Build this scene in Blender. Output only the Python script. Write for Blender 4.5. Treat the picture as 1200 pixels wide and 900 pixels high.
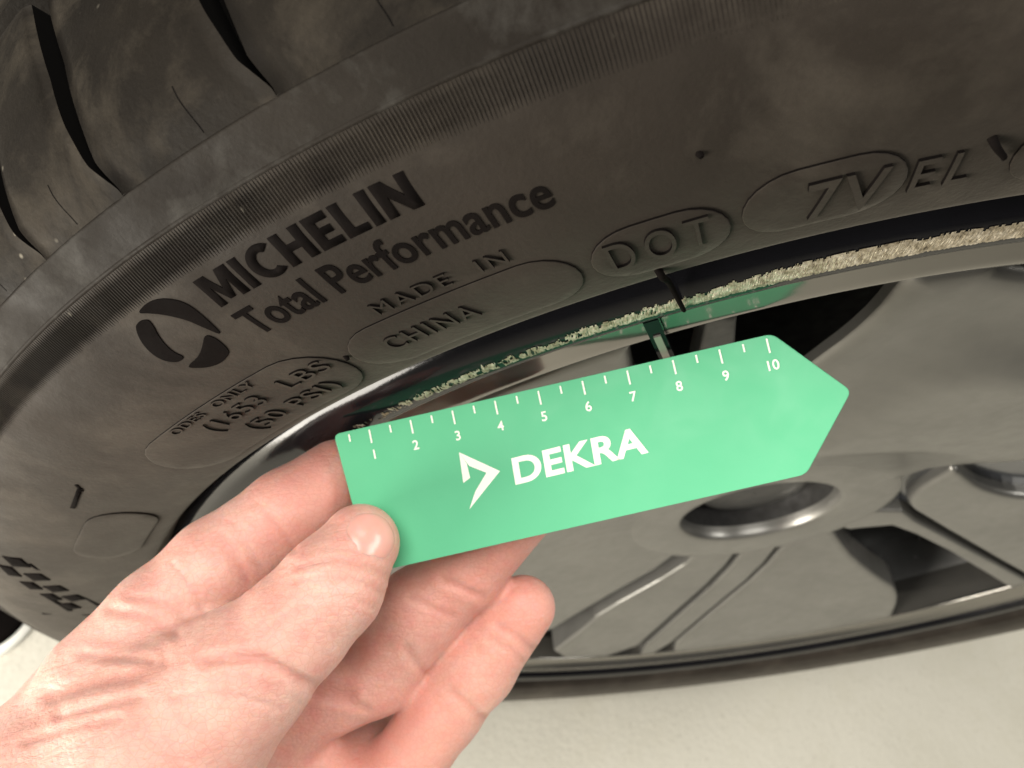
import bpy, bmesh, math, random
import numpy as np
from mathutils import Vector, Matrix
from mathutils.geometry import delaunay_2d_cdt

for o in list(bpy.data.objects): bpy.data.objects.remove(o)
C = bpy.context.scene.collection
SC = bpy.context.scene
# World units are metres. The wheel centre is the origin, its axle runs along Y,
# its outer face looks towards -Y, Z is up, and the floor lies at z = FLOOR.
FLOOR = -0.338

# ------------------------------------------------------------------ camera
CAMC = np.array([-0.239359, -0.090606, 0.309373])
CAMR = np.array([[0.94452057, -0.06650047, -0.32164979],
                 [-0.10152572, 0.87222102, -0.478459],
                 [0.31236745, 0.48457009, 0.81707919]])
FPX = 958.42
cam = bpy.data.cameras.new('camera'); cam_o = bpy.data.objects.new('camera', cam); C.objects.link(cam_o)
M4 = Matrix([list(CAMR[i]) + [CAMC[i]] for i in range(3)] + [[0, 0, 0, 1]])
cam_o.matrix_world = M4
cam.sensor_width = 36.0; cam.lens = FPX / 1200 * 36.0
cam.clip_start = 0.005; cam.clip_end = 50
cam.dof.use_dof = True; cam.dof.focus_distance = 0.152; cam.dof.aperture_fstop = 26
SC.camera = cam_o

# ------------------------------------------------------------------ world, lamps, exposure
w = bpy.data.worlds.new('World'); SC.world = w; w.use_nodes = True
bgn = w.node_tree.nodes['Background']; bgn.inputs[0].default_value = (1.0, 0.95, 0.86, 1); bgn.inputs[1].default_value = 0.06
def area(name, loc, target, sx, sy, power, col):
    l = bpy.data.lights.new(name, 'AREA'); l.shape = 'RECTANGLE'; l.size = sx; l.size_y = sy; l.energy = power; l.color = col
    o = bpy.data.objects.new(name, l); C.objects.link(o); o.location = loc
    o.rotation_euler = (Vector(target) - Vector(loc)).to_track_quat('-Z', 'Y').to_euler()
    return o
area('ceiling_lamp', (-0.75, -0.16, 1.65), (-0.2, -0.16, 0), 1.2, 1.2, 44, (1.0, 0.965, 0.90))
area('fill_lamp', (-0.90, -0.40, -0.16), (-0.3, 0, 0.0), 0.5, 0.4, 22, (1.0, 0.94, 0.84))  # added low fill, brightens the lower left sidewall
area('ceiling_lamp', (1.2, -0.28, 1.75), (0.2, -0.25, -0.3), 1.2, 0.6, 30, (1.0, 0.97, 0.90))
SC.view_settings.view_transform = 'Standard'; SC.view_settings.look = 'None'
SC.view_settings.exposure = 0.0; SC.view_settings.gamma = 1.0; SC.view_settings.use_curve_mapping = False
SC.render.resolution_x = 1024; SC.render.resolution_y = 768

# ------------------------------------------------------------------ materials
def new_mat(name):
    m = bpy.data.materials.new(name); m.use_nodes = True
    nt = m.node_tree; b = nt.nodes['Principled BSDF']; return m, nt, b
def N(nt, t, **kw):
    n = nt.nodes.new(t)
    for k, v in kw.items():
        if k.startswith('i_'):
            n.inputs[k[2:].replace('_', ' ')].default_value = v
        else: setattr(n, k, v)
    return n
def ramp(nt, fac, stops):
    r = nt.nodes.new('ShaderNodeValToRGB'); e = r.color_ramp.elements
    e[0].position, e[0].color = stops[0][0], (*stops[0][1], 1)
    e[1].position, e[1].color = stops[1][0], (*stops[1][1], 1)
    for p, c in stops[2:]:
        x = e.new(p); x.color = (*c, 1)
    nt.links.new(fac, r.inputs[0]); return r.outputs[0]
def coords(nt): return nt.nodes.new('ShaderNodeTexCoord').outputs['Object']
def noise(nt, vec, scale, detail=6, rough=.6, dist=0):
    n = nt.nodes.new('ShaderNodeTexNoise'); n.inputs['Scale'].default_value = scale; n.inputs['Detail'].default_value = detail
    n.inputs['Roughness'].default_value = rough; n.inputs['Distortion'].default_value = dist
    nt.links.new(vec, n.inputs['Vector']); return n.outputs['Fac']
def bump(nt, b, h, strength, dist, prev=None):
    n = nt.nodes.new('ShaderNodeBump'); n.inputs['Strength'].default_value = strength; n.inputs['Distance'].default_value = dist
    nt.links.new(h, n.inputs['Height'])
    if prev is not None: nt.links.new(prev, n.inputs['Normal'])
    nt.links.new(n.outputs[0], b.inputs['Normal']); return n.outputs[0]
def mixc(nt, fac, a, b, mode='MIX'):
    n = nt.nodes.new('ShaderNodeMix'); n.data_type = 'RGBA'; n.blend_type = mode
    for s, v in ((0, fac), (6, a), (7, b)):
        if hasattr(v, 'is_output'): nt.links.new(v, n.inputs[s])
        else: n.inputs[s].default_value = v if s == 0 else (*v, 1)
    return n.outputs[2]

def rubber(name, lo, hi, rough=.6, dust=None, dust_scale=60, bumpy=.25, spec=.35, specks=False, sheen=0.):
    m, nt, b = new_mat(name); v = coords(nt)
    n1 = noise(nt, v, 22, 8, .62, .2)
    col = ramp(nt, n1, [(.32, lo), (.68, hi)])
    if dust:
        n2 = noise(nt, v, dust_scale, 10, .68, .35)
        f = ramp(nt, n2, [(.50, (0, 0, 0)), (.72, (1, 1, 1))])
        col = mixc(nt, f, col, dust)
    if specks:
        vo = nt.nodes.new('ShaderNodeTexVoronoi'); vo.inputs['Scale'].default_value = 210; nt.links.new(v, vo.inputs['Vector'])
        n3 = noise(nt, v, 35, 3)
        f1 = ramp(nt, vo.outputs['Distance'], [(.05, (1, 1, 1)), (.13, (0, 0, 0))])
        f2 = ramp(nt, n3, [(.55, (0, 0, 0)), (.66, (.8, .8, .8))])
        col = mixc(nt, mixc(nt, 1.0, f1, f2, 'MULTIPLY'), col, (.16, .145, .115))
    nt.links.new(col, b.inputs['Base Color'])
    r = ramp(nt, noise(nt, v, 90, 4), [(.3, (rough - .1,) * 3), (.7, (rough + .12,) * 3)]); nt.links.new(r, b.inputs['Roughness'])
    b.inputs['Specular IOR Level'].default_value = spec
    b.inputs['Sheen Weight'].default_value = sheen; b.inputs['Sheen Roughness'].default_value = .38; b.inputs['Sheen Tint'].default_value = (.9, .84, .72, 1)
    p = bump(nt, b, noise(nt, v, 900, 3), bumpy, .0004)
    bump(nt, b, noise(nt, v, 130, 5), bumpy * .5, .0006, p)
    return m
def plain(name, col, rough=.5, metal=0, coat=0, bumpy=0, scale=400, var=0, coat_rough=.05):
    m, nt, b = new_mat(name); v = coords(nt)
    lo = tuple(c * (1 - var) for c in col); hi = tuple(c * (1 + var) for c in col)
    nt.links.new(ramp(nt, noise(nt, v, 30, 6), [(.3, lo), (.7, hi)]), b.inputs['Base Color'])
    b.inputs['Metallic'].default_value = metal; b.inputs['Coat Weight'].default_value = coat; b.inputs['Coat Roughness'].default_value = coat_rough
    nt.links.new(ramp(nt, noise(nt, v, 160, 5), [(.3, (rough * .85,) * 3), (.75, (rough * 1.2,) * 3)]), b.inputs['Roughness'])
    if bumpy: bump(nt, b, noise(nt, v, scale, 4), bumpy, .0004)
    return m
MT = {}
MT['sidewall'] = rubber('sidewall_rubber', (.0135, .0108, .0084), (.0225, .0182, .0145), .7, (.038, .032, .0255), 30, sheen=.085, spec=.10)
MT['shoulder'] = rubber('shoulder_rubber', (.010, .0082, .0066), (.019, .016, .013), .64, (.036, .0335, .0295), 75, spec=.07)
MT['tread'] = rubber('tread_rubber', (.0055, .0045, .0036), (.0125, .0102, .0078), .72, (.036, .030, .0225), 38, .35, .08, True)
MT['clean'] = rubber('clean_rubber', (.0035, .0028, .0026), (.006, .0048, .0044), .85, None, 40, .15, .02)
MT['groove'] = plain('groove_shade_rubber', (.0025, .0022, .002), .95); MT['groove'].node_tree.nodes['Principled BSDF'].inputs['Specular IOR Level'].default_value = .05  # near-black base puts the deep shade of the grooves into the colour
MT['paint'] = plain('grey_wheel_paint', (.160, .157, .146), .34, .62, .25, .08, 1500, .13, .14)
MT['lip'] = plain('polished_grey_lip', (.27, .26, .24), .12, .9, .0, .02, 900, .06)
MT['gloss'] = plain('gloss_black_paint', (.004, .004, .005), .12, 0, 0, .05, 600, .2); MT['gloss'].node_tree.nodes['Principled BSDF'].inputs['Specular IOR Level'].default_value = .22
MT['pocket'] = plain('blue_black_gloss', (.016, .019, .028), .16, .2, .5, .02, 900, .1)
MT['dark_metal'] = plain('dark_spoke_edge', (.018, .018, .018), .5, 0, .1, .05, 300, .25)
MT['barrel'] = plain('grey_barrel', (.34, .34, .335), .24, .85, .3, .05, 300, .25)
MT['inside'] = plain('brake_shield_black', (.006, .0055, .005), .8)
def alu():
    m, nt, b = new_mat('bare_scraped_aluminium'); v = coords(nt)
    n = noise(nt, v, 520, 7, .72); n2 = noise(nt, v, 150, 4)
    c = ramp(nt, n, [(.30, (.07, .055, .035)), (.43, (.30, .255, .18)), (.56, (.50, .445, .35)), (.75, (.70, .66, .57))])
    c = mixc(nt, ramp(nt, n2, [(.50, (0, 0, 0)), (.70, (.6, .6, .6))]), c, (.30, .25, .16))
    nt.links.new(c, b.inputs['Base Color'])
    b.inputs['Metallic'].default_value = .6; b.inputs['Roughness'].default_value = .42
    bump(nt, b, noise(nt, v, 1300, 4), .8, .0004); return m
MT['alu'] = alu()
def floor_mat():
    m, nt, b = new_mat('concrete_floor'); v = coords(nt)
    c = ramp(nt, noise(nt, v, 5, 10, .65, .4), [(.25, (.47, .45, .38)), (.75, (.56, .535, .46))])
    f = ramp(nt, noise(nt, v, 14, 9, .72, .3), [(.50, (0, 0, 0)), (.74, (.6, .6, .6))])
    c = mixc(nt, f, mixc(nt, ramp(nt, noise(nt, v, 320, 3), [(.60, (0, 0, 0)), (.70, (.5, .5, .5))]), c, (.33, .31, .25)), (.46, .435, .35))
    nt.links.new(c, b.inputs['Base Color']); b.inputs['Roughness'].default_value = .55
    bump(nt, b, noise(nt, v, 160, 6), .25, .002); return m
MT['floor'] = floor_mat()
def card_mat():
    m, nt, b = new_mat('green_plastic_card'); v = coords(nt)
    nt.links.new(ramp(nt, noise(nt, v, 40, 4), [(.3, (.085, .395, .208)), (.7, (.094, .420, .222))]), b.inputs['Base Color'])
    nt.links.new(ramp(nt, noise(nt, v, 90, 6, .6, .8), [(.35, (.42,) * 3), (.65, (.60,) * 3)]), b.inputs['Roughness']); b.inputs['Specular IOR Level'].default_value = .38
    bump(nt, b, noise(nt, v, 1200, 3), .06, .0003); return m
MT['card'] = card_mat()
MT['print'] = plain('white_print', (.80, .79, .70), .45)
def skin_mat():
    m, nt, b = new_mat('skin'); v = coords(nt)
    c = ramp(nt, noise(nt, v, 55, 8, .62), [(.3, (.60, .330, .268)), (.7, (.72, .465, .395))])
    c = mixc(nt, ramp(nt, noise(nt, v, 190, 5), [(.44, (0, 0, 0)), (.72, (.65, .65, .65))]), c, (.64, .28, .235))
    c = mixc(nt, ramp(nt, noise(nt, v, 28, 3), [(.55, (0, 0, 0)), (.78, (.45, .45, .45))]), c, (.66, .46, .34))
    a = nt.nodes.new('ShaderNodeAttribute'); a.attribute_name = 'flush_shade'
    c = mixc(nt, a.outputs['Fac'], c, (.66, .265, .215))
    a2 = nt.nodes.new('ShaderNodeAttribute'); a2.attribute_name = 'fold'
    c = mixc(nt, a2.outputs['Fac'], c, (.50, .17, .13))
    vo = nt.nodes.new('ShaderNodeTexVoronoi'); vo.feature = 'DISTANCE_TO_EDGE'; vo.inputs['Scale'].default_value = 620; nt.links.new(v, vo.inputs['Vector'])
    c = mixc(nt, ramp(nt, vo.outputs['Distance'], [(.0, (.22, .22, .22)), (.10, (0, 0, 0))]), c, (.50, .20, .15))
    nt.links.new(c, b.inputs['Base Color'])
    b.inputs['Subsurface Weight'].default_value = 1.0; b.inputs['Subsurface Radius'].default_value = (1, .35, .2); b.inputs['Subsurface Scale'].default_value = .0013
    nt.links.new(ramp(nt, noise(nt, v, 300, 4), [(.3, (.36,) * 3), (.7, (.56,) * 3)]), b.inputs['Roughness']); b.inputs['Specular IOR Level'].default_value = .45
    p = bump(nt, b, vo.outputs['Distance'], .28, .0005)
    mp = nt.nodes.new('ShaderNodeMapping'); mp.inputs['Rotation'].default_value = (.3, .5, .8); mp.inputs['Scale'].default_value = (1, 3.2, 1); nt.links.new(v, mp.inputs['Vector'])
    p = bump(nt, b, noise(nt, mp.outputs[0], 230, 7, .68, .4), .45, .0008, p)
    bump(nt, b, noise(nt, v, 1100, 3), .3, .0003, p); return m
MT['skin'] = skin_mat()
m, nt, b = new_mat('finger_nail'); b.inputs['Base Color'].default_value = (.66, .35, .295, 1); b.inputs['Roughness'].default_value = .26
b.inputs['Subsurface Weight'].default_value = .6; b.inputs['Subsurface Scale'].default_value = .001; MT['nail'] = m
MT['white'] = plain('white_plastic', (.75, .74, .68), .4)
MT['rib_grey'] = plain('rib_grey_metal', (.30, .28, .24), .35, .6)

# ------------------------------------------------------------------ helpers
def link(name, me, mat, parent=None, smooth=False):
    o = bpy.data.objects.new(name, me); C.objects.link(o)
    if mat is not None:
        for x in (mat if isinstance(mat, (list, tuple)) else [mat]): me.materials.append(MT[x])
    if smooth:
        me.polygons.foreach_set('use_smooth', [True] * len(me.polygons))
    if parent is not None:
        o.parent = parent
    return o
def mesh(name, verts, faces):
    me = bpy.data.meshes.new(name); me.from_pydata([tuple(map(float, v)) for v in verts], [], [tuple(map(int, f)) for f in faces]); me.update(); return me
def tag(o, label, cat, group=None):
    o['label'] = label; o['category'] = cat
    if group: o['group'] = group
def rev(prof, a0=0., a1=360., n=360):
    """surface of revolution about Y from (r, y) points"""
    closed = abs(a1 - a0) >= 359.99; V = []; F = []
    na = n if closed else n + 1
    for i in range(na):
        t = math.radians(a0 + (a1 - a0) * i / n); c, s = math.cos(t), math.sin(t)
        for r, y in prof: V.append((r * c, y, r * s))
    k = len(prof)
    for i in range(n):
        j = (i + 1) % na
        for q in range(k - 1): F.append((i * k + q, i * k + q + 1, j * k + q + 1, j * k + q))
    return V, F
def catmull(P, sub=6):
    P = np.array(P, float); out = []
    for i in range(len(P) - 1):
        p0 = P[max(i - 1, 0)]; p1 = P[i]; p2 = P[i + 1]; p3 = P[min(i + 2, len(P) - 1)]
        for k in range(sub):
            t = k / sub
            out.append(.5 * ((2 * p1) + (-p0 + p2) * t + (2 * p0 - 5 * p1 + 4 * p2 - p3) * t * t + (-p0 + 3 * p1 - 3 * p2 + p3) * t ** 3))
    out.append(P[-1]); return np.array(out)
def chaikin(P, n=2):
    for _ in range(n):
        Q = []
        for i in range(len(P)):
            a = np.array(P[i]); b = np.array(P[(i + 1) % len(P)]); Q += [a * .75 + b * .25, a * .25 + b * .75]
        P = Q
    return P
random.seed(4); rng = np.random.default_rng(4)

# ------------------------------------------------------------------ floor
fl = link('floor', mesh('floor', [(-6, -6, FLOOR), (6, -6, FLOOR), (6, 6, FLOOR), (-6, 6, FLOOR)], [(0, 1, 2, 3)]), 'floor')
fl['kind'] = 'structure'

# ------------------------------------------------------------------ the wheel
wheel = bpy.data.objects.new('car_wheel', None); C.objects.link(wheel); wheel.location = (0, .12, FLOOR)
tag(wheel, 'car wheel with dusty black tyre and scraped grey alloy rim standing on pale floor', 'wheel')
WOFF = (0, -.12, -FLOOR)
def part(name, V, F, mat, parent=None, smooth=True):
    me = mesh(name, V, F); o = link(name, me, mat, parent if parent else wheel, smooth)
    if parent is None or parent is wheel: o.location = WOFF
    return o

# tyre carcass ------------------------------------------------------
SIDE = [(.2580, .0040), (.2592, .0010), (.2615, -.0025), (.266, -.0042), (.275, -.0060), (.287, -.0068), (.298, -.0060), (.306, -.0040),
        (.3115, -.0017), (.3185, .0022), (.3245, .0058)]
sidec = catmull(SIDE, 6)
def side_y(r): return float(np.interp(r, sidec[:, 0], sidec[:, 1]))
def on_side(ang, r, lift=0.):
    """point on the tyre's sidewall at polar angle (degrees) and radius, lifted off it"""
    e = .0005; y = side_y(r); dy = (side_y(r + e) - side_y(r - e)) / (2 * e)
    n = np.array([dy, -1.]); n /= np.hypot(*n)          # (radial, y)
    rr = r + n[0] * lift; t = math.radians(ang)
    return (rr * math.cos(t), y + n[1] * lift, rr * math.sin(t))
TREAD = [(.3244, .00565), (.3282, .0092), (.3312, .0145), (.3340, .0225), (.3362, .038), (.3375, .058), (.3380, .085), (.3382, .120)]
treadc = catmull(TREAD, 6)
GD = .0080
under = [(r - (GD if y > .012 else .0006 + (GD - .0006) * max(0, (y - .006)) / .006), y) for r, y in treadc]
half = [tuple(q) for q in sidec] + under[1:]
body = [(.235, .022), (.248, .012), (.2565, .0062)] + half
full = body + [(r, .24 - y) for r, y in body[::-1][1:]]
V, F = rev(full, n=540)
tyre = part('tyre', V, F, 'sidewall')
tyre['label'] = 'dusty black rubber tyre with raised sidewall lettering'
me = tyre.data; me.materials.append(MT['groove']); me.materials.append(MT['shoulder'])
nprof = len(full); ns = len(body) - len(under) + 1
idx = np.zeros(len(me.polygons), np.int32)
k = nprof - 1
for q in range(k):
    r0, y0 = full[q]; r1, y1 = full[q + 1]
    if .0062 < min(y0, y1) + 1e-5 and y1 < .234 and r0 > .3: idx[q::k] = 1
    elif r0 > .3172: idx[q::k] = 2
me.polygons.foreach_set('material_index', idx)

# tread: shoulder blocks, one mesh each, between the curved cross grooves --------
def goff(y):   # how far (degrees) a cross groove leans as it runs over the shoulder
    return float(np.interp(y, [.0066, .0106, .0177, .0325, .0597, .08], [0, .42, .76, 1.54, 3.5, 5.2]))
def ghw(y):    # half width in metres
    return float(np.interp(y, [.006, .0068, .012, .02, .035, .08], [.00005, .00018, .0011, .0019, .0024, .0028]))
tips = [130.9, 136.74, 142.77, 147.0, 152.2]
a = 152.2; seq = [4.6, 5.6, 4.3, 5.9, 5.1]; i = 0
while a < 130.9 + 360 - 8: a += seq[i % 5]; tips.append(a); i += 1
tips.append(130.9 + 360)
def block(a0, a1, name):
    rows = [q for q in treadc if q[1] < .066]; n = 10; V = []; F = []
    top = {}; sip = .5
    for j, (r, y) in enumerate(rows):
        h = math.degrees(ghw(y) / r); o = goff(y)
        lo, hi = a0 + o + h, a1 + o - h
        for i in range(n + 1):
            t = i / n; ang = lo + (hi - lo) * t
            edge = min(t, 1 - t) * (hi - lo) * r * math.pi / 180
            sm_ = min(1, max(0, (y - .0062) / .016)); dr = (.0001 + .0008 * sm_ * sm_ * (3 - 2 * sm_)) * math.exp(-edge / .0009)
            x = math.radians(ang); rr = r - dr
            V.append((rr * math.cos(x), y, rr * math.sin(x)))
    m = len(rows); w = n + 1
    for j in range(m - 1):
        for i in range(n): F.append((j * w + i, j * w + i + 1, (j + 1) * w + i + 1, (j + 1) * w + i))
    # walls down into the grooves
    def wall(ring):
        b = len(V)
        for q in ring:
            x, y, z = V[q]; r = math.hypot(x, z); s = (r - (GD + .001)) / r
            V.append((x * s, y + .0004, z * s))
        for i in range(len(ring) - 1): F.append((ring[i], b + i, b + i + 1, ring[i + 1]))
    wall([j * w for j in range(m)]); wall([j * w + n for j in range(m)][::-1]); wall([(m - 1) * w + i for i in range(n + 1)])
    o = part(name, V, F, ['tread', 'groove'], tyre, True)
    o.data.polygons.foreach_set('material_index', [0 if q < (m - 1) * n else 1 for q in range(len(F))])
    o.data.polygons.foreach_set('use_smooth', [q < (m - 1) * n for q in range(len(F))])
    return o
for k in range(len(tips) - 1): block(tips[k], tips[k + 1], 'tread_block')
# sipes: thin knife cuts across the middle of the blocks
def strip(pts, wd, lift, fn):
    """thin raised ribbon following (angle, r/y) points; fn gives the surface point"""
    V = []; F = []
    for a_, q in pts:
        dw = math.degrees(wd / .33)
        V += [fn(a_ - dw, q, lift), fn(a_ + dw, q, lift)]
    for i in range(len(pts) - 1): F.append((2 * i, 2 * i + 1, 2 * i + 3, 2 * i + 2))
    return V, F
def on_tread(ang, y, lift=0.):
    r = float(np.interp(y, treadc[:, 1], treadc[:, 0])) + lift; t = math.radians(ang); return (r * math.cos(t), y, r * math.sin(t))
for a_ in (133.1, 139.2, 144.9, 149.5):
    V, F = strip([(a_ + goff(y) * .55, y) for y in np.linspace(.0062, .0125, 8)], .00010, .00005, on_tread)
    part('sipe', V, F, 'groove', tyre)
# centre ribs of the tread, hidden from here but part of the tyre
for y0, y1 in ((.074, .112), (.120, .158), (.166, .232)):
    prof = [(.330, y0), (.3378, y0), (.3381, (y0 + y1) / 2), (.3376 if y1 < .2 else .3290, y1), (.322, y1)]
    V, F = rev(prof, n=240); part('tread_rib', V, F, 'tread', tyre, False)

# mould lines and the ribbed band
def ring_bead(r, h, wd, a0, a1, mat, name):
    pr = [(r - wd, 0), (r - wd * .4, h), (r + wd * .4, h), (r + wd, 0)]
    V = []; F = []; n = 500
    for i in range(n + 1):
        an = a0 + (a1 - a0) * i / n
        for rr, l in pr: V.append(on_side(an, rr, l + .00001 - (.0002 if l == 0 else 0)))
    for i in range(n):
        for q in range(3): F.append((i * 4 + q, i * 4 + q + 1, i * 4 + 5 + q, i * 4 + 4 + q))
    return part(name, V, F, mat, tyre)
ring_bead(.31755, .00030, .0005, 0, 360, 'shoulder', 'mould_line')
V = []; F = []
an = 122.0
while an < 176:
    b0 = len(V); r0 = .3108 + rng.normal() * .00005; r1 = .3174; hw = .030; h = .00022 * min(1, max(.05, (an - 126) / 8))
    for rr in np.linspace(r0, r1, 5):
        e = 1 if .3112 < rr < .3172 else 0
        V += [on_side(an - hw, rr, -.0001), on_side(an - hw * .35, rr, h * e), on_side(an + hw * .35, rr, h * e), on_side(an + hw, rr, -.0001)]
    for q in range(4):
        for s in range(3): F.append((b0 + q * 4 + s, b0 + q * 4 + s + 1, b0 + q * 4 + 5 + s, b0 + q * 4 + 4 + s))
    an += .122
o = part('serration_ribs', V, F, 'tread', tyre); o['kind'] = 'stuff'

# raised pads and lettering ----------------------------------------
def cdt(poly, step, rings=()):
    P = [np.array(q, float) for q in poly]; n = len(P)
    area2 = sum(P[i][0] * P[(i + 1) % n][1] - P[(i + 1) % n][0] * P[i][1] for i in range(n))
    if area2 < 0: P = P[::-1]
    A = np.array(P); B = np.roll(A, -1, 0)
    def inside(p):
        c = False
        for i in range(n):
            (x1, y1), (x2, y2) = A[i], B[i]
            if (y1 > p[1]) != (y2 > p[1]) and p[0] < (x2 - x1) * (p[1] - y1) / (y2 - y1) + x1: c = not c
        return c
    def dist(p):
        d = B - A; t = np.clip(((p - A) * d).sum(1) / np.maximum((d * d).sum(1), 1e-15), 0, 1)
        return float(np.sqrt((((A + d * t[:, None]) - p) ** 2).sum(1)).min())
    pts = [Vector(q) for q in P]
    nrm = []
    for i in range(n):
        d = A[(i + 1) % n] - A[i - 1]; d /= max(np.hypot(*d), 1e-12); nrm.append(np.array([-d[1], d[0]]))
    for rg in rings:
        for i in range(n):
            q = A[i] + nrm[i] * rg
            if inside(q) and dist(q) > rg * .85: pts.append(Vector(q))
    mn, mx = A.min(0), A.max(0); mr = max(rings) if rings else 0
    xs = np.arange(mn[0] + step / 2, mx[0], step); ys = np.arange(mn[1] + step / 2, mx[1], step)
    for x in xs:
        for y in ys:
            q = np.array([x, y])
            if inside(q) and dist(q) > mr + step * .35: pts.append(Vector(q))
    r = delaunay_2d_cdt(pts, [(i, (i + 1) % n) for i in range(n)], [], 1, 1e-7)
    vs = [np.array(v) for v in r[0]]; fs = [tuple(f) for f in r[2]]
    # boundary = edges used once
    cnt = {}
    for f in fs:
        for i in range(len(f)):
            e = (f[i], f[(i + 1) % len(f)]); cnt[tuple(sorted(e))] = cnt.get(tuple(sorted(e)), 0) + 1
    bnd = [(f[i], f[(i + 1) % len(f)]) for f in fs for i in range(len(f)) if cnt[tuple(sorted((f[i], f[(i + 1) % len(f)])))] == 1]
    return vs, fs, bnd, [dist(v) for v in vs]
def pad(name, a0, a1, r0, r1, h, mat=('sidewall', 'clean'), rot_ends=True, base=0.):
    """stadium-shaped raised plate between two angles and two radii; rounded ends"""
    rm = (r0 + r1) / 2; hr = (r1 - r0) / 2; L0 = math.radians(a0) * rm; L1 = math.radians(a1) * rm   # a0 > a1
    pts = []
    for i in range(13):
        t = math.pi / 2 - math.pi * i / 12; pts.append((-(L1 + hr) + hr * math.cos(t), rm + hr * math.sin(t)))
    nmid = max(2, int((L0 - L1) / .003))
    for i in range(1, nmid): pts.append((-(L1 + hr) - (L0 - L1 - 2 * hr) * i / nmid, r0))
    for i in range(13):
        t = -math.pi / 2 - math.pi * i / 12; pts.append((-(L0 - hr) + hr * math.cos(t), rm + hr * math.sin(t)))
    for i in range(1, nmid): pts.append((-(L0 - hr) + (L0 - L1 - 2 * hr) * i / nmid, r1))
    return relief(name, pts, rm, h, mat, .003, base)
def relief(name, pts, rm, h, mat, step=.003, base=0., rings=(.0002,)):
    vs, fs, bnd, ds = cdt(pts, step, rings)
    V = []; F = []
    for v, d in zip(vs, ds):
        V.append(on_side(-math.degrees(v[0] / rm), v[1], base + h * (.82 if d < .0001 else 1)))
    F += fs; nt_ = len(fs); b = len(V); m = {}
    for e in bnd:
        for q in e:
            if q not in m: m[q] = len(V); V.append(on_side(-math.degrees(vs[q][0] / rm), vs[q][1], base - .0003))
    for a_, b_ in bnd: F.append((b_, a_, m[a_], m[b_]))
    o = part(name, V, F, list(mat), tyre, False)
    o.data.polygons.foreach_set('material_index', [0] * nt_ + [1] * (len(F) - nt_))
    o.data.polygons.foreach_set('use_smooth', [True] * nt_ + [False] * (len(F) - nt_))
    return o
def text_mesh(s, offset=0., spacing=1.0):
    cu = bpy.data.curves.new('t', 'FONT'); cu.body = s; cu.size = 1; cu.offset = offset; cu.space_character = spacing; cu.resolution_u = 6; cu.fill_mode = 'FRONT'
    o = bpy.data.objects.new('t', cu); C.objects.link(o); bpy.context.view_layer.update()
    me = bpy.data.meshes.new_from_object(o.evaluated_get(bpy.context.evaluated_depsgraph_get()))
    bpy.data.objects.remove(o)
    bm = bmesh.new(); bm.from_mesh(me); bmesh.ops.remove_doubles(bm, verts=bm.verts, dist=1e-5)
    bmesh.ops.triangulate(bm, faces=bm.faces)
    for _ in range(3):
        es = [e for e in bm.edges if e.calc_length() > .25]
        if es: bmesh.ops.subdivide_edges(bm, edges=es, cuts=1); bmesh.ops.triangulate(bm, faces=bm.faces)
    V = np.array([v.co[:2] for v in bm.verts]); bm.verts.ensure_lookup_table(); bm.verts.index_update()
    F = [tuple(v.index for v in f.verts) for f in bm.faces]
    F = [f if np.cross(V[f[1]] - V[f[0]], V[f[2]] - V[f[0]]) > 0 else f[::-1] for f in F]
    B = []
    for e in bm.edges:
        if len(e.link_faces) == 1:
            f = F[e.link_faces[0].index] if False else None
    bm.free()
    cnt = {}
    for f in F:
        for i in range(3):
            k_ = tuple(sorted((f[i], f[(i + 1) % 3]))); cnt[k_] = cnt.get(k_, 0) + 1
    B = [(f[i], f[(i + 1) % 3]) for f in F for i in range(3) if cnt[tuple(sorted((f[i], f[(i + 1) % 3])))] == 1]
    return V, F, B
def arc_text(s, a0, a1, r0, r1, h, mat, offset=0., spacing=1., base=0., capref=None, name='lettering', shear=0.):
    """letters moulded on the sidewall: from angle a0 to a1, baseline r0 to cap height r1"""
    Vt, Ft, Bt = text_mesh(s, offset, spacing)
    x0, x1 = Vt[:, 0].min(), Vt[:, 0].max()
    y0 = 0.; y1 = Vt[:, 1].max() if capref is None else capref
    def pos(v, l):
        t = (v[0] - x0) / (x1 - x0); q = (v[1] - y0) / (y1 - y0)
        return on_side(a0 + (a1 - a0) * t + shear * q, r0 + (r1 - r0) * q, base + l)
    V = [pos(v, h) for v in Vt]; F = list(Ft); nt_ = len(F); mm = {}
    for e in Bt:
        for q in e:
            if q not in mm: mm[q] = len(V); V.append(pos(Vt[q], -.0002))
    for a_, b_ in Bt: F.append((b_, a_, mm[a_], mm[b_]))
    o = part(name, V, F, list(mat), tyre, False)
    o.data.polygons.foreach_set('material_index', [0] * nt_ + [1] * (len(F) - nt_))
    return o
DK = ('clean', 'clean'); RL = ('sidewall', 'clean')
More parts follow.
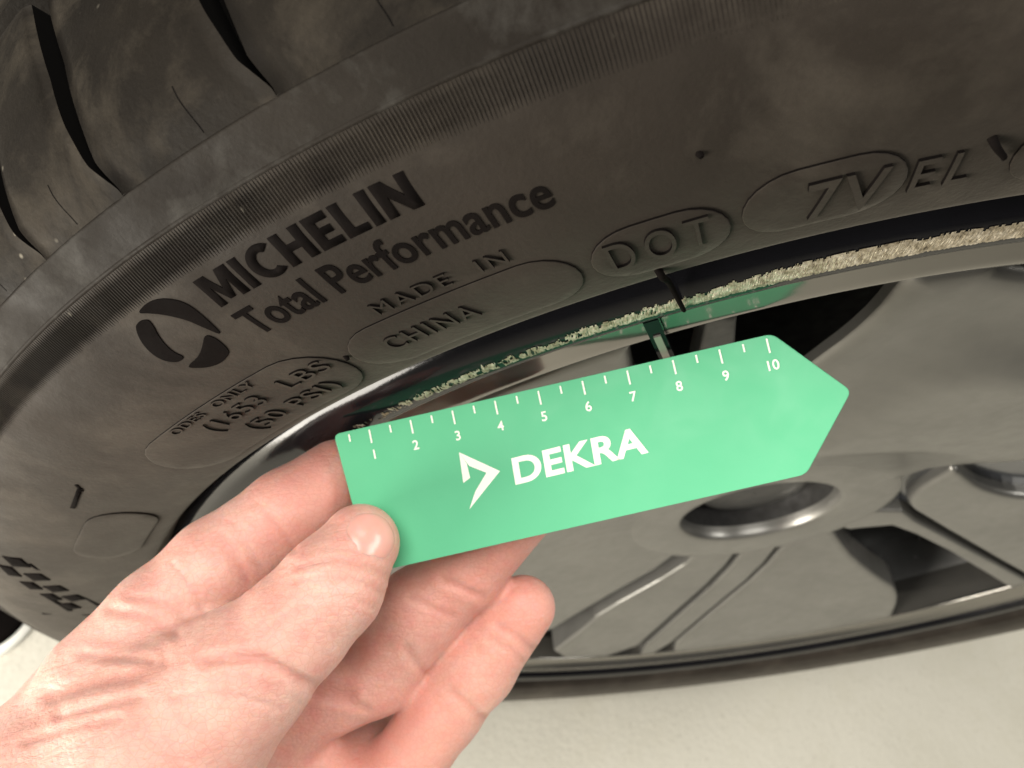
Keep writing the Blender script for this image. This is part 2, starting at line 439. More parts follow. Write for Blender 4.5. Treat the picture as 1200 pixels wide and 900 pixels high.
def capital(ch):
    if ch == 'M': return 1.0, [(0, 0), (0, 1), (.32, 1), (.5, .45), (.68, 1), (1, 1), (1, 0), (.77, 0), (.77, .64), (.58, .08), (.42, .08), (.23, .64), (.23, 0)]
    if ch == 'I': return .25, [(0, 0), (0, 1), (.25, 1), (.25, 0)]
    if ch == 'H': return .8, [(0, 0), (0, 1), (.25, 1), (.25, .62), (.55, .62), (.55, 1), (.8, 1), (.8, 0), (.55, 0), (.55, .40), (.25, .40), (.25, 0)]
    if ch == 'E': return .6, [(0, 0), (0, 1), (.58, 1), (.58, .78), (.25, .78), (.25, .615), (.54, .615), (.54, .40), (.25, .40), (.25, .22), (.6, .22), (.6, 0)]
    if ch == 'L': return .58, [(0, 0), (0, 1), (.25, 1), (.25, .22), (.58, .22), (.58, 0)]
    if ch == 'N': return .84, [(0, 0), (0, 1), (.28, 1), (.60, .44), (.60, 1), (.84, 1), (.84, 0), (.58, 0), (.24, .58), (.24, 0)]
    o = [(.47 + .47 * math.cos(math.radians(t)), .5 + .53 * math.sin(math.radians(t))) for t in np.linspace(48, 312, 25)]
    n_ = [(.47 + .21 * math.cos(math.radians(t)), .5 + .30 * math.sin(math.radians(t))) for t in np.linspace(305, 55, 21)]
    return .78, o + [(.76, .33)][:0] + n_
word = 'MICHELIN'; gap = .11; tot = sum(capital(c)[0] for c in word) + gap * (len(word) - 1); xx = 0
for ch in word:
    wd, P = capital(ch)
    relief('letter', [(-math.radians(143.0 + (134.7 - 143.0) * (xx + x) / tot) * .306, .3033 + .0061 * y) for x, y in P], .306, .00018, DK, .002, 0, ())
    xx += wd + gap
arc_text('Total Performance', 143.05, 131.2, .2945, .3012, .00018, DK, .014, 1.05)
arc_text('MADE  IN', 138.9, 133.55, .2858, .2893, .00045, RL, -.004, 1.25)
pad('raised_pad', 141.75, 131.7, .2665, .2840, .00035)
arc_text('CHINA', 140.1, 135.95, .2738, .2790, .0004, RL, .0, 1.2, .00035)
pad('raised_pad', 131.2, 126.25, .2678, .2843, .0005)
arc_text('DOT', 130.55, 126.95, .2728, .2818, .0005, RL, .0, 1.35, .0005)
pad('raised_pad', 125.85, 120.55, .2693, .2862, .0005)
arc_text('7V', 123.75, 121.2, .2722, .2826, .0006, RL, .01, 1.15, .0005)
arc_text('EL', 120.35, 118.45, .2733, .2815, .0006, RL, .01, 1.35)
pad('raised_pad', 117.2, 110.0, .2690, .2862, .0005)
pad('raised_pad', 155.5, 142.25, .2652, .2868, .00035)
arc_text('ODES  ONLY', 151.7, 145.8, .2842, .2864, .00035, RL, .0, 1.15, .00035)
arc_text('(1653  LBS', 150.6, 142.75, .2778, .2822, .00045, RL, -.004, 1.1, .00035)
arc_text('(50 PSI)', 149.7, 143.85, .2700, .2748, .00045, RL, -.004, 1.1, .00035)
pad('raised_pad', 170.5, 162.3, .2670, .2850, .0004)
# round emblem of three swept blades beside the lettering (angle, radius)
EM = [[(145.78, .3102), (145.2, .3107), (144.62, .3103), (144.12, .3088), (143.87, .3069), (143.84, .3043), (143.92, .3012), (144.08, .2985), (144.28, .3017), (144.48, .3046), (144.92, .3074), (145.39, .3092)],
      [(146.37, .3086), (146.09, .309), (145.8, .3088), (145.61, .308), (146.1, .3043), (146.30, .301), (146.18, .2988), (146.68, .2987), (147.0, .3006), (147.03, .3032), (146.79, .3062)],
      [(144.54, .3007), (144.4, .2985), (144.58, .2954), (144.83, .2942), (145.49, .2934), (146.08, .2941), (146.53, .2958), (146.66, .2969), (145.82, .2973), (145.17, .2988)]]
for e in EM:
    relief('emblem_blade', chaikin([(-math.radians(a_) * .303, r_) for a_, r_ in e], 2), .303, .00022, DK, .0015, 0, (.0001,))
# short stroke mark and chequered marks further round the sidewall
def bar(a0, r0, a1, r1, wd, h, mat=DK, name='sidewall_mark'):
    p0 = np.array([-math.radians(a0) * .29, r0]); p1 = np.array([-math.radians(a1) * .29, r1]); d = p1 - p0; d /= np.hypot(*d); n = np.array([-d[1], d[0]]) * wd / 2
    relief(name, [p0 - n, p1 - n, p1 + n, p0 + n], .29, h, mat, .002, 0, ())
bar(159.6, .2912, 162.3, .2898, .0012, .0003); bar(159.3, .2925, 159.9, .2903, .0007, .0003)
for i, (a0, a1) in enumerate(((171.6, 173.0), (174.1, 175.3), (176.4, 177.6), (178.6, 179.8))):
    rr = .3005 - (a0 - 171.6) * .0020
    bar(a0, rr, a1, rr - .0026, .0052, .0003); bar(a0 + 1.9, rr + .0022, a1 + 2.1, rr - .0002, .0040, .0003)
bar(172.2, .2960, 181.5, .2790, .0010, .0003); bar(183.6, .2985, 183.9, .2830, .0010, .0003); bar(179, .293, 182.5, .2885, .0016, .0003)
# vent nibs
def nib(pts, r0, r1, name='vent_nib', mat='clean'):
    P = catmull(pts, 5); V = []; F = []; n = 8
    for i, q in enumerate(P):
        d = P[min(i + 1, len(P) - 1)] - P[max(i - 1, 0)]; d /= np.linalg.norm(d); u = np.cross(d, [0.3, 1, .2]); u /= np.linalg.norm(u); v = np.cross(d, u)
        rr = r0 + (r1 - r0) * i / (len(P) - 1)
        for k_ in range(n): t = 2 * math.pi * k_ / n; V.append(q + rr * (math.cos(t) * u + math.sin(t) * v))
    for i in range(len(P) - 1):
        for k_ in range(n): F.append((i * n + k_, i * n + (k_ + 1) % n, (i + 1) * n + (k_ + 1) % n, (i + 1) * n + k_))
    F.append(tuple(range(n))[::-1]); F.append(tuple((len(P) - 1) * n + k_ for k_ in range(n)))
    part(name, V, F, mat, tyre)
q = on_side(129.1, .2650, 0)
nib([on_side(129.15, .2662, -.0005), on_side(129.1, .2650, .0016), np.array(on_side(128.95, .2605, .0028)), np.array(on_side(128.75, .2530, .0030)), np.array(on_side(128.7, .2475, .0045))] if False else
    [on_side(129.15, .2662, -.0005), on_side(129.05, .2648, .0012), (0.2580 * math.cos(math.radians(128.95)), -.0022, .2580 * math.sin(math.radians(128.95))), (.2500 * math.cos(math.radians(128.8)), -.0022, .2500 * math.sin(math.radians(128.8))), (.2455 * math.cos(math.radians(128.75)), -.0014, .2455 * math.sin(math.radians(128.75)))], .0008, .00045)
nib([on_side(118.25, .2830, -.0003), on_side(118.1, .2818, .0010), on_side(117.75, .2796, .0013), on_side(117.6, .2782, .0008)], .0008, .0004)
nib([on_side(126.85, .2951, -.0003), on_side(126.8, .2948, .0006)], .0007, .0004)
nib([on_side(141.95, .2783, -.0003), on_side(141.9, .2778, .0007)], .0006, .0004)

# rim ---------------------------------------------------------------
FL = [(.2300, .030), (.2545, .0120), (.2570, .0080), (.2572, .0055), (.2562, .0032), (.2545, .0014), (.2525, .0002), (.2500, -.0004), (.2470, -.0006), (.2440, -.0002), (.2424, .0004), (.2412, .0012), (.2405, .0026), (.2401, .0035)]
V, F = rev([tuple(q) for q in catmull(FL, 5)], n=540); rim = part('rim', V, F, 'gloss')
rim['label'] = 'grey alloy rim with gloss black flange and scraped lip'
LIP = [(.2401, .0035), (.2397, .0039), (.2386, .0040), (.2345, .00352), (.2312, .00312), (.2299, .0034), (.2288, .0045), (.2250, .0075), (.2218, .0085), (.2220, .012), (.2222, .030)]
V, F = rev([tuple(q) for q in catmull(LIP, 5)], n=540); part('inner_lip', V, F, 'lip', rim)
BAR = [(.2222, .0300), (.2200, .0600), (.2060, .0900), (.2060, .1900), (.2250, .2150), (.2400, .2300), (.2520, .2340)]
V, F = rev([tuple(q) for q in catmull(BAR, 5)], n=300); part('barrel', V, F, 'barrel', rim)
V, F = rev([(.001, .105), (.120, .100), (.200, .108), (.2055, .12)], n=120); part('brake_shield', V, F, 'inside', rim)
# scraped band of bare metal on the flange
def grid_noise(na, nc):
    g = rng.uniform(0, 1, (na + 2, nc + 2))
    def f(u, v):
        i, j = int(u), int(v); a, b = u - i, v - j; i = min(i, na); j = min(j, nc); a = a * a * (3 - 2 * a); b = b * b * (3 - 2 * b)
        return (g[i, j] * (1 - a) + g[i + 1, j] * a) * (1 - b) + (g[i, j + 1] * (1 - a) + g[i + 1, j + 1] * a) * b
    return f
def scrape():
    V = []; F = []; a0, a1 = 100., 152.; n = 2600; cols = 15
    n1, n2, n3, n4 = grid_noise(130, 4), grid_noise(420, 6), grid_noise(1000, 8), grid_noise(60, 2)
    M_ = np.zeros((n + 1, cols)); TH_ = np.zeros((n + 1, cols))
    for i in range(n + 1):
        a_ = a0 + (a1 - a0) * i / n; q = i / n; fade = min(1, max(0, (a_ - 122) / 14)); f2 = min(1, max(0, (a_ - 140) / 10))
        ro = .2508 - .0006 * n4(q * 60, 0) - .0010 * fade; ri = .2432 + .0004 * n4(q * 60, 1) + .0004 * fade
        for c in range(cols):
            t = c / (cols - 1); r = ro + (ri - ro) * t; e = min(1, 4 * t, 4 * (1 - t))
            A1, A2, A3 = n1(q * 130, t * 4), n2(q * 420, t * 6), n3(q * 1000, t * 8)
            M_[i, c] = e * .55 + .5 * A1 + .45 * A2 + .3 * A3 - .50 * fade - .22 * f2 - (.35 * abs(t - .55) if fade > 0 else 0)
            h = .00002 + e * (.00005 + .00016 * A2 + .00013 * A3)
            y0 = -.00052 if r > .2462 else -.00052 + (.2462 - r) * .30
            x = math.radians(a_ + .22 * (t - .5)); V.append((r * math.cos(x), y0 - h, r * math.sin(x)))
    for i in range(n):
        for c in range(cols - 1):
            if min(M_[i, c], M_[i + 1, c + 1]) > .50: F.append((i * cols + c, i * cols + c + 1, (i + 1) * cols + c + 1, (i + 1) * cols + c))
    used = sorted({q for f in F for q in f}); mp = {q: k_ for k_, q in enumerate(used)}
    o = part('scraped_band', [V[q] for q in used], [tuple(mp[q] for q in f) for f in F], 'alu', rim, False); o['label'] = 'rough pale scrape of bare metal along the rim edge'
scrape()

# face plates and spokes: outline (x, z) on the dished face -----------
def face_y(r): return .0075 + (.2205 - min(r, .2225)) * .13
def open_hub(P, r0=.046):
    return [(x, z) if math.hypot(x, z) > r0 else (x * r0 / math.hypot(x, z), z * r0 / math.hypot(x, z)) for x, z in P]
def plate(name, poly, lower=0., rnd=.003, drop=.0022, thick=.016, mat='paint', sm=2, step=.008, parent=None, label=None, shape=None):
    poly = open_hub(poly); P0_ = chaikin(poly, sm) if sm else [np.array(q, float) for q in poly]; P = []
    for i in range(len(P0_)):
        a_, b_ = P0_[i], P0_[(i + 1) % len(P0_)]; k_ = max(1, int(round(np.hypot(*(b_ - a_)) / .0026)))
        P += [a_ + (b_ - a_) * q_ / k_ for q_ in range(k_)]
    rings = [rnd * f_ for f_ in (.15, .4, .7, 1.0)]
    vs, fs, bnd, ds = cdt(P, step, rings); V = []; F = []
    for v, d in zip(vs, ds):
        u = min(1, d / rnd); V.append((v[0], face_y(math.hypot(*v)) + lower + drop * (1 - math.sqrt(max(0, 1 - (1 - u) ** 2))) + (shape(*v) * min(1, d / .035) if shape else 0), v[1]))
    F += [f for f in fs]; nt_ = len(F); mm = {}
    for e in bnd:
        for q in e:
            if q not in mm: mm[q] = len(V); x, y, z = V[q]; V.append((x, y + thick, z))
    for a_, b_ in bnd: F.append((b_, a_, mm[a_], mm[b_]))
    o = part(name, V, F, mat, parent or rim, False)
    o.data.polygons.foreach_set('use_smooth', [True] * nt_ + [False] * (len(F) - nt_))
    if label: o['label'] = label
    return o
A_ = [(-.0958, .1947), (-.0898, .1806), (-.0865, .1669), (-.0853, .1543), (-.0833, .1356), (-.0789, .1046), (-.0679, .0625), (-.03, .022), (.008, .017), (.0471, .033), (.0442, .0595), (.0508, .0689), (.072, .0833), (.085, .1101), (.0688, .15), (.0383, .1777), (-.008, .1985), (-.0418, .2046), (-.0708, .2053), (-.0783, .2054), (-.0785, .2085), (-.0965, .2005)]
POCKET = [(.0471, .033), (.0413, .074), (.064, .0904), (.0943, .1134), (.1604, .0966), (.2209, .0167), (.2142, -.0566), (.0835, .0018)]
BP = [(.0692, .0208), (.0635, .0334), (.0604, .0446), (.058, .056), (.0547, .0655), (.0689, .0577), (.0826, .0511), (.0982, .0478), (.1105, .0479), (.2031, .0666), (.2200, .012), (.2150, -.0440), (.2012, -.0393), (.082, .0124)]
BS = [(.0517, .0038), (.0733, .0126), (.0873, .0046), (.2150, -.0480), (.2149, -.0614), (.1367, -.0249), (.1007, -.0105), (.0816, -.0052), (.0632, -.018)]
CP = [(.0384, -.0083), (.0709, -.0321), (.0919, -.0493), (.1256, -.0704), (.1469, -.0818), (.1644, -.1002), (.1800, -.1255), (.1815, -.1285), (.1790, -.1320), (.1705, -.1430), (.1556, -.1605), (.1241, -.1859), (.0842, -.207), (.0575, -.216), (.0542, -.135), (.0529, -.083), (.0429, -.0333)]
CS = [(.0378, -.0303), (.049, -.0793), (.0502, -.1311), (.0533, -.217), (.0362, -.2192), (.0342, -.1463), (.0325, -.0884), (.0208, -.0359)]
DP = [(.0237, -.0273), (.018, -.0363), (.0282, -.0857), (.0295, -.1429), (.0311, -.2205), (-.0311, -.2205), (-.0224, -.1606), (-.023, -.1453), (.0015, -.0798), (-.0012, -.0596), (-.0071, -.0348)]
EP = [(-.0126, -.0251), (-.008, -.0615), (-.0346, -.1306), (-.047, -.1711), (-.0851, -.2024), (-.1313, -.1778), (-.1759, -.1379), (-.2085, -.0805), (-.2235, -.0044), (-.2168, .0542), (-.1929, .1129), (-.1754, .1386), (-.1592, .1568), (-.1497, .166), (-.1478, .1572), (-.1161, .1076), (-.0685, .0472)]
FP = [(-.1313, .1652), (-.1356, .1737), (-.1353, .1764), (-.1307, .18), (-.1252, .171), (-.1096, .1466), (-.0859, .1051), (-.0734, .0684), (-.093, .0893), (-.1225, .1466)]
def ridge(x, z):
    r = math.hypot(x, z); k_ = min(1, max(0, (.212 - r) / .045)) * min(1, max(0, (r - .055) / .05)); t = min(1, max(0, (-.015 - x) / .066))
    return -.010 * k_ * (1 - t ** 2.0)
plate('spoke', A_, 0, .010, .0036, .003, sm=1, step=.005, shape=ridge, label='broad grey spoke above the dark blue pocket')
plate('pocket_floor', POCKET, .0065, .004, .001, .012, 'pocket', sm=1)
plate('spoke_insert', BP, 0, .0035, .0028, .010, sm=1, step=.006)
plate('spoke', BS, .0002, .0022, .0014, .014, sm=0)
plate('spoke_insert', CP, .0002, .004, .0020, .014, sm=1)
plate('spoke', CS, .0004, .0022, .0012, .014, sm=1)
plate('spoke', DP, .0006, .0035, .0018, .014, sm=1)
plate('spoke', EP, .0002, .005, .003, .014, sm=1)
plate('spoke', FP, .0012, .002, .0012, .006, 'dark_metal', sm=1)
# hub: a collar round a dark recess with the centre cap set down in it
yh = face_y(.05)
V, F = rev([tuple(q) for q in catmull([(.0645, yh + .012), (.0640, yh + .001), (.0620, yh - .0012), (.050, yh - .0014), (.0395, yh - .0006), (.0370, yh + .0012), (.0360, yh + .006)], 4)], n=96); part('hub', V, F, 'paint', rim)
V, F = rev([(.0360, yh + .006), (.0345, yh + .020), (.0300, yh + .024), (.0240, yh + .024)], n=96); part('hub_recess', V, F, 'inside', rim)
V, F = rev([tuple(q) for q in catmull([(.0005, yh + .0095), (.014, yh + .0098), (.0225, yh + .0108), (.0252, yh + .0125), (.0258, yh + .024)], 4)], n=72); part('centre_cap', V, F, 'dark_metal', rim)
# small dark rib with a grey middle at the inner lip
def boxv(c, ax, ay, az, sx, sy, sz):
    V = []
    for i in (-1, 1):
        for j in (-1, 1):
            for k in (-1, 1): V.append(np.array(c) + np.array(ax) * i * sx / 2 + np.array(ay) * j * sy / 2 + np.array(az) * k * sz / 2)
    return V, [(0, 1, 3, 2), (4, 6, 7, 5), (0, 4, 5, 1), (2, 3, 7, 6), (0, 2, 6, 4), (1, 5, 7, 3)]
t = math.radians(130.55); er = np.array([math.cos(t), 0, math.sin(t)]); et = np.array([-math.sin(t), 0, math.cos(t)]); d = (er * -1 + np.array([0, -.10, 0])); d /= np.linalg.norm(d); nn = np.cross(d, et)
for c_, wd, mt_, hh in ((.0, .0034, 'gloss', .0020), (.0, .0016, 'rib_grey', .0030)):
    V, F = boxv(er * .2322 + np.array([0, .0014, 0]), et, d, nn, wd, .0165 if mt_ == 'gloss' else .012, hh)
    if mt_ == 'rib_grey': V = [v + d * .003 for v in V]
    part('clip', V, F, mt_, rim, False)

# ------------------------------------------------------------------ puck on the floor
V, F = [], []
prof = [(0.001, .012), (.030, .012), (.034, .011), (.036, .007), (.036, .0005)]
def revz(prof, n, c):
    V = []; F = []; k = len(prof)
    for i in range(n):
        t = 2 * math.pi * i / n
        for r, z in prof: V.append((c[0] + r * math.cos(t), c[1] + r * math.sin(t), z))
    for i in range(n):
        for q in range(k - 1): F.append((i * k + q, ((i + 1) % n) * k + q, ((i + 1) % n) * k + q + 1, i * k + q + 1))
    return V, F
puck = bpy.data.objects.new('lifting_puck', None); C.objects.link(puck); puck.location = (-.398, .085, FLOOR)
tag(puck, 'round black pad with white edge on the floor left of the tyre', 'pad')
V, F = revz([(.0005, .010), (.034, .010), (.037, .008), (.0375, .003)], 48, (0, 0)); link('rubber_top', mesh('rubber_top', V, F), 'clean', puck, True)
V, F = revz([(.0375, .0045), (.042, .0045), (.0435, .003), (.0435, .0002)], 48, (0, 0)); link('white_edge', mesh('white_edge', V, F), 'white', puck, True)

# ------------------------------------------------------------------ gauge card
# built in its own plane: u along the scale, v across, then placed in the world
def cam_pt(px, py, depth): return CAMC + CAMR @ np.array([(px - 600) / FPX * depth, -(py - 450) / FPX * depth, -depth])
P10 = cam_pt(897, 392, .1795); P2 = cam_pt(480, 488, .1925)
U = P10 - P2; unit = np.linalg.norm(U) / 8; U /= np.linalg.norm(U)
low = cam_pt(740, 610, .1825) - cam_pt(690, 441, .1858)
Vv = -(low - U * low.dot(U)); Vv /= np.linalg.norm(Vv); Nn = np.cross(U, Vv)
ORG = P10 - U * unit * 10
card = bpy.data.objects.new('gauge_card', None); C.objects.link(card)
card.matrix_world = Matrix([[U[i], Vv[i], Nn[i], ORG[i]] for i in range(3)] + [[0, 0, 0, 1]])
tag(card, 'pointed green plastic measuring card held against the scraped rim', 'card')
cu = unit
def uv(px, py):   # where a line of sight meets the card
    d = CAMR @ np.array([(px - 600) / FPX, -(py - 450) / FPX, -1.]); t = (ORG - CAMC).dot(Nn) / d.dot(Nn); q = CAMC + d * t - ORG; return (float(q.dot(U)), float(q.dot(Vv)))
out = [uv(391, 509), uv(905, 391), uv(998, 458), uv(945, 556), uv(434, 672)]
def round_poly(P, r, n=6):
    Q = []
    for i in range(len(P)):
        p = np.array(P[i]); a = np.array(P[i - 1]) - p; b = np.array(P[(i + 1) % len(P)]) - p
        a /= np.hypot(*a); b /= np.hypot(*b)
        for k in range(n + 1):
            t = k / n; Q.append(p + r * ((1 - t) ** 2 * a + t ** 2 * b))
    return Q
Q = round_poly(out, .0016); TH = .0009; bev = .00018
cen = np.mean(Q, 0); V = []; F = []
def shrink(q, e): d = cen - q; return q + d / np.hypot(*d) * e
n = len(Q)
for z, e in ((0, bev), (-bev, 0), (-TH + bev, 0), (-TH, bev)):
    for q in Q: qq = shrink(q, e); V.append((qq[0], qq[1], z))
for L in range(3):
    for i in range(n): F.append((L * n + i, (L + 1) * n + i, (L + 1) * n + (i + 1) % n, L * n + (i + 1) % n))
F.append(tuple(range(n))); F.append(tuple(3 * n + i for i in range(n))[::-1])
bm = bmesh.new(); me = mesh('card_body', V, F); bm.from_mesh(me); bmesh.ops.recalc_face_normals(bm, faces=bm.faces); bm.to_mesh(me); bm.free()
link('card_body', me, 'card', card)
ZP = .00006
def flat(name, V2, F2, mat='print'):
    return link(name, mesh(name, [(x, y, ZP) for x, y in V2], F2), mat, card)
topv = uv(700, 437)[1]
k = 0
for i in range(2, 41):
    if i % 2: continue
    # half-centimetre steps: long lines on the full ones
    pass
for i in range(1, 21):
    u = cu * i / 2; lng = .0032 if i % 2 == 0 else .0018; w_ = .00019
    tv = out[0][1] + (out[1][1] - out[0][1]) * (u - out[0][0]) / (out[1][0] - out[0][0]) - .0008
    flat('tick', [(u - w_, tv - lng), (u + w_, tv - lng), (u + w_, tv), (u - w_, tv)], [(0, 1, 2, 3)])
    if i % 2 == 0:
        Vt, Ft, Bt = text_mesh(str(i // 2), .014); s = .0031; c = (Vt[:, 0].min() + Vt[:, 0].max()) / 2
        flat('numeral', [((x - c) * s + u + .0001, y * s + tv - lng - .0038) for x, y in Vt], Ft)
# maker's name and mark
Vt, Ft, Bt = text_mesh('DEKRA', .03, 1.02); a_ = np.array(uv(604, 567)); b_ = np.array(uv(760, 529)); cap = np.array(uv(599, 537))
ux = b_ - a_; uy = cap - a_; x0, x1, y1 = Vt[:, 0].min(), Vt[:, 0].max(), Vt[:, 1].max()
flat('lettering', [a_ + ux * (x - x0) / (x1 - x0) + uy * y / y1 for x, y in Vt], Ft)
tri = [uv(538, 530), uv(586, 552), uv(550, 597)]; tin = [uv(550, 546), uv(570, 554), uv(557, 576)]
flat('emblem', tri + tin, [(0, 3, 4, 1), (1, 4, 5, 2)][::1])
flat('emblem', [uv(538, 530), uv(547, 543), uv(551, 560), uv(543, 566)], [(0, 3, 2, 1)])

# ------------------------------------------------------------------ hand
# joints given as a line of sight and distance, radius in metres; smooth union of tapered bones, then surface nets
HK = 1.033
def hp(px, py, d): return HK * np.array([(px - 600) / FPX * d, -(py - 450) / FPX * d, -d])
def bones(*pts): return [(hp(*pts[i][:3]), hp(*pts[i + 1][:3]), pts[i][3] * HK, pts[i + 1][3] * HK) for i in range(len(pts) - 1)]
CH = dict(
    index=bones((128, 800, .181, .0139), (190, 728, .185, .0121), (255, 664, .189, .0111), (338, 600, .195, .0101), (400, 553, .2003, .0087)),
    thumb=bones((70, 985, .176, .027), (180, 880, .172, .0195), (282, 792, .171, .0144), (345, 735, .172, .0115), (388, 688, .174, .0109), (422, 637, .1783, .0086)),
    middle=bones((250, 870, .208, .0125), (440, 790, .210, .0101), (490, 716, .207, .0108), (548, 668, .204, .0093), (612, 600, .1970, .0078)),
    ring=bones((330, 960, .218, .0120), (455, 925, .216, .0101), (520, 832, .212, .0097), (560, 782, .210, .0095), (613, 712, .2065, .0081)))
PALM = bones((70, 1000, .192, .027), (120, 830, .189, .0155)) + bones((70, 1000, .194, .027), (240, 890, .205, .0150)) + bones((120, 1010, .199, .027), (330, 960, .212, .0140)) + bones((90, 985, .179, .027), (215, 845, .178, .0185)) + bones((240, 890, .212, .0150), (440, 905, .232, .0150)) + bones((-60, 1080, .189, .031), (90, 985, .184, .029))
def cap_sdf(X, seg):
    a, b, ra, rb = seg; ab = b - a; L2 = ab.dot(ab)
    t = np.clip(((X - a) @ ab) / L2, 0, 1)
    return np.linalg.norm(X - a - t[..., None] * ab, axis=-1) - (ra + (rb - ra) * t)
def smin(a, b, k):
    h = np.clip(.5 + .5 * (b - a) / k, 0, 1); return b + (a - b) * h - k * h * (1 - h)
def hand_sdf(X):
    pal = None
    for s in PALM:
        d = cap_sdf(X, s); pal = d if pal is None else smin(pal, d, .012)
    tot = None
    for nm, segs in CH.items():
        f = None
        for s in segs:
            d = cap_sdf(X, s); f = d if f is None else smin(f, d, .0026)
        f = smin(f, pal, .010 if nm != 'index' else .007)
        tot = f if tot is None else smin(tot, f, .0022)
    return tot
H = .0010
lo = np.array([-.158, -.135, -.259]); hi = np.array([.019, -.010, -.144])
nx, ny, nz_ = [int((hi[i] - lo[i]) / H) for i in range(3)]
gx, gy, gz = [lo[i] + H * np.arange(q) for i, q in enumerate((nx, ny, nz_))]
D = np.empty((nx, ny, nz_), np.float32)
for i in range(0, nx, 16):
    G = np.stack(np.meshgrid(gx[i:i + 16], gy, gz, indexing='ij'), -1); D[i:i + 16] = hand_sdf(G)
def surface_nets(D):
    S = D < 0
    c = np.zeros(tuple(q - 1 for q in D.shape), np.int8)
    cor = [(i, j, k) for i in (0, 1) for j in (0, 1) for k in (0, 1)]
    def sl(A, o): return A[o[0]:A.shape[0] - 1 + o[0], o[1]:A.shape[1] - 1 + o[1], o[2]:A.shape[2] - 1 + o[2]]
    for o in cor: c += sl(S, o).astype(np.int8)
    act = (c > 0) & (c < 8); I = np.argwhere(act); idx = -np.ones(c.shape, np.int64); idx[act] = np.arange(len(I))
    acc = np.zeros((len(I), 3)); cnt = np.zeros(len(I))
    for a in cor:
        for ax in range(3):
            if a[ax]: continue
            b = list(a); b[ax] = 1
            da = D[I[:, 0] + a[0], I[:, 1] + a[1], I[:, 2] + a[2]]; db = D[I[:, 0] + b[0], I[:, 1] + b[1], I[:, 2] + b[2]]
            m = (da < 0) != (db < 0); t = np.where(m, da / np.where(m, da - db, 1), 0)
            q = np.tile(np.array(a, float), (len(I), 1)); q[:, ax] += t
            acc += q * m[:, None]; cnt += m
    Vv_ = I + acc / cnt[:, None]; Fs = []
    for ax in range(3):
        u, v = (ax + 1) % 3, (ax + 2) % 3
        a = [slice(None)] * 3; b = [slice(None)] * 3; a[ax] = slice(0, -1); b[ax] = slice(1, None)
        E = np.argwhere(S[tuple(a)] != S[tuple(b)]); E = E[(E[:, u] > 0) & (E[:, v] > 0) & (E[:, u] < D.shape[u] - 1) & (E[:, v] < D.shape[v] - 1)]
        sg = S[E[:, 0], E[:, 1], E[:, 2]]
        def at(du, dv): q = E.copy(); q[:, u] -= du; q[:, v] -= dv; return idx[q[:, 0], q[:, 1], q[:, 2]]
        quad = np.stack([at(0, 0), at(1, 0), at(1, 1), at(0, 1)], 1)
        quad[~sg] = quad[~sg][:, ::-1]; Fs.append(quad)
    return Vv_, np.concatenate(Fs)
HV, HF = surface_nets(D)
HF = HF[(HF >= 0).all(1)]
HV = lo + HV * H
def grad(X, e=.0004):
    g = np.stack([hand_sdf(X + np.eye(3)[i] * e) - hand_sdf(X - np.eye(3)[i] * e) for i in range(3)], -1); return g / np.maximum(np.linalg.norm(g, axis=-1, keepdims=True), 1e-9)
NRM = grad(HV)
HV = HV - NRM * hand_sdf(HV)[:, None] * .9
# skin folds at the joints and across the ball of the thumb (lines of sight on the visible side)
FOLDS = [([(352, 664), (385, 655), (420, 660), (452, 674)], 5, .0005), ([(345, 682), (385, 676), (425, 684), (455, 697)], 4, .0004), ([(358, 650), (390, 643), (430, 648)], 4, .0003),
         ([(258, 628), (275, 655), (292, 684)], 5, .0006), ([(270, 612), (290, 642), (308, 668)], 4, .0004), ([(130, 715), (165, 722), (205, 742)], 6, .0006), ([(95, 768), (130, 770), (175, 774)], 5, .0007),
         ([(60, 815), (110, 800), (160, 790), (190, 775)], 9, .0007), ([(70, 840), (120, 826), (165, 818)], 6, .0006), ([(240, 775), (300, 770), (360, 800), (410, 815)], 7, .0008), ([(370, 815), (400, 822), (430, 830)], 5, .0006),
         ([(285, 690), (272, 668), (262, 640)], 3, .0003), ([(360, 700), (400, 697), (440, 712)], 3, .0003), ([(150, 700), (185, 705), (215, 722)], 4, .0005), ([(200, 660), (225, 690), (240, 720)], 4, .0004), ([(300, 590), (325, 618), (345, 645)], 4, .0004), ([(310, 740), (340, 720), (365, 712)], 4, .0004), ([(30, 870), (90, 850), (140, 842)], 5, .0005), ([(200, 820), (260, 810), (330, 830)], 4, .0004), ([(480, 700), (505, 712), (530, 722)], 4, .0004), ([(500, 790), (485, 775), (478, 760)], 5, .0005),
         ([(520, 680), (545, 690), (565, 700)], 5, .0006), ([(585, 735), (605, 745), (625, 762)], 6, .0007), ([(575, 748), (598, 760), (615, 775)], 5, .0005), ([(530, 810), (555, 830), (575, 850)], 6, .0006)]
px = np.stack([600 + FPX * HV[:, 0] / -HV[:, 2], 450 - FPX * HV[:, 1] / -HV[:, 2]], 1)
front = (NRM * (-HV / np.linalg.norm(HV, axis=1, keepdims=True))).sum(1)
disp = np.zeros(len(HV))
for line, wd, dp in FOLDS:
    L = catmull(line, 5); dm = np.full(len(HV), 1e9)
    for i in range(len(L) - 1):
        a, b = L[i], L[i + 1]; d = b - a; t = np.clip(((px - a) @ d) / d.dot(d), 0, 1); dm = np.minimum(dm, np.linalg.norm(px - a - t[:, None] * d, axis=1))
    disp += dp * np.exp(-(dm / wd) ** 2) * (front > 0.1) - .35 * dp * np.exp(-((dm - wd * 2) / (wd * 1.2)) ** 2) * (front > .1)
HV = HV - NRM * disp[:, None] * .8
fold = np.clip(disp / .0011, 0, 1) * .55
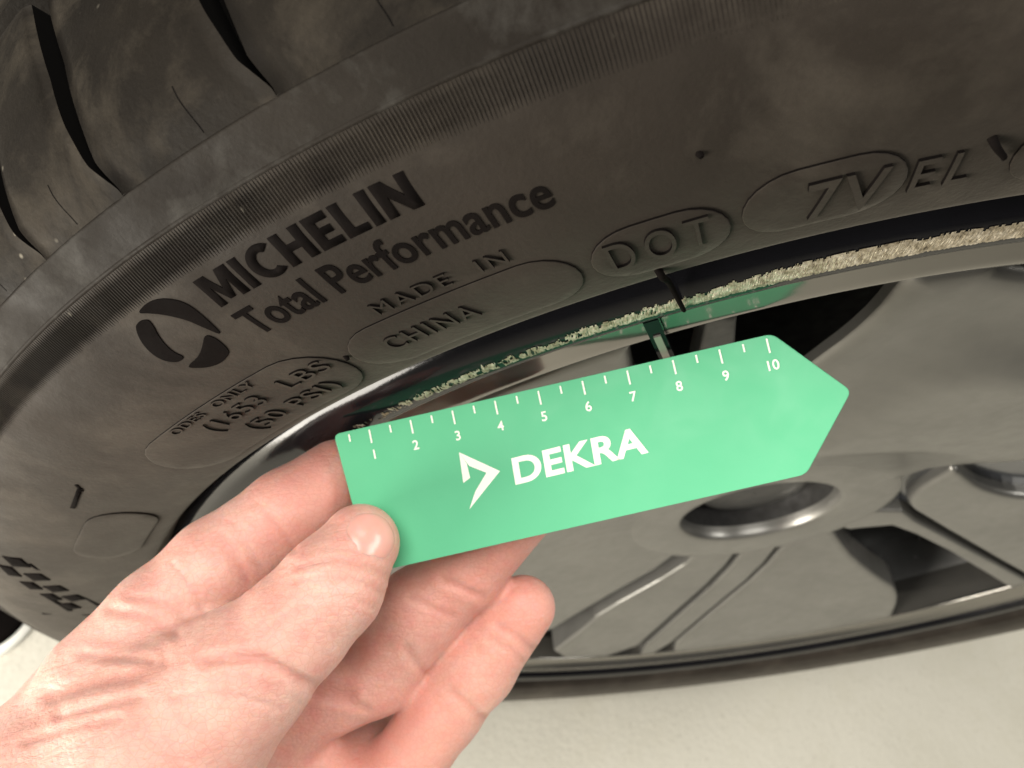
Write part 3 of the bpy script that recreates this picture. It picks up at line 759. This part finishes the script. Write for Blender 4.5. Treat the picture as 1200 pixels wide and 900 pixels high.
# redder fingertips; shade at ring pad and palm gap put into the colour
fl_ = np.zeros(len(HV))
for c, rad in ((hp(400, 560, .194), .022), (hp(610, 712, .203), .022), (hp(590, 620, .199), .03), (hp(600, 745, .206), .016), (hp(470, 860, .21), .032)):
    fl_ = np.maximum(fl_, np.exp(-(np.linalg.norm(HV - c, axis=1) / rad) ** 2) * .55)
W = HV @ CAMR.T + CAMC
base = W.mean(0)
me = mesh('hand', W - base, HF[:, ::-1]); me.attributes.new('fold', 'FLOAT', 'POINT').data.foreach_set('value', fold.astype(np.float32)); me.attributes.new('flush_shade', 'FLOAT', 'POINT').data.foreach_set('value', fl_.astype(np.float32))
bm = bmesh.new(); bm.from_mesh(me); bmesh.ops.recalc_face_normals(bm, faces=bm.faces); bm.to_mesh(me); bm.free()
hand = link('hand', me, 'skin', None, True); hand.location = base
tag(hand, 'bare left hand with thumb on front pinching the green card', 'hand')
# thumb nail laid on the finger's back
tipc = hp(427, 630, .1780); ax = hp(422, 637, .1783) - hp(388, 688, .174); ax /= np.linalg.norm(ax)
tocam = -tipc / np.linalg.norm(tipc); nr = tocam + np.array([.28, .05, 0]); nr -= ax * nr.dot(ax); nr /= np.linalg.norm(nr); sd = np.cross(ax, nr)
V = []; F = []; nu, nv = 14, 12; P0 = []
for j in range(nv + 1):
    for i in range(nu + 1):
        s_ = (i / nu * 2 - 1); t_ = j / nv
        wdt = .0060 * (1 - .42 * max(0, (t_ - .6) / .4) ** 2) * (1 - .30 * max(0, (.3 - t_) / .3) ** 2)
        X = tipc + sd * s_ * wdt + ax * (-.0048 + .0104 * t_ - .0018 * s_ * s_ * (t_ * 2 - 1)) + nr * .014
        P0.append(X)
P0 = np.array(P0)
for _ in range(24): P0 = P0 - nr * np.clip(hand_sdf(P0), -.002, .002)[:, None] * .8
for q, X in enumerate(P0):
    i, j = q % (nu + 1), q // (nu + 1); s_ = abs(i / nu * 2 - 1); e = min(1, (1 - s_) * 6) * min(1, j / 2, (nv - j) / 1.)
    V.append(X + nr * (-.00025 + .00055 * e))
for j in range(nv):
    for i in range(nu): q = j * (nu + 1) + i; F.append((q, q + 1, q + nu + 2, q + nu + 1))
V = np.array(V) @ CAMR.T + CAMC - base
link('thumb_nail', mesh('thumb_nail', V, F), 'nail', hand, True)
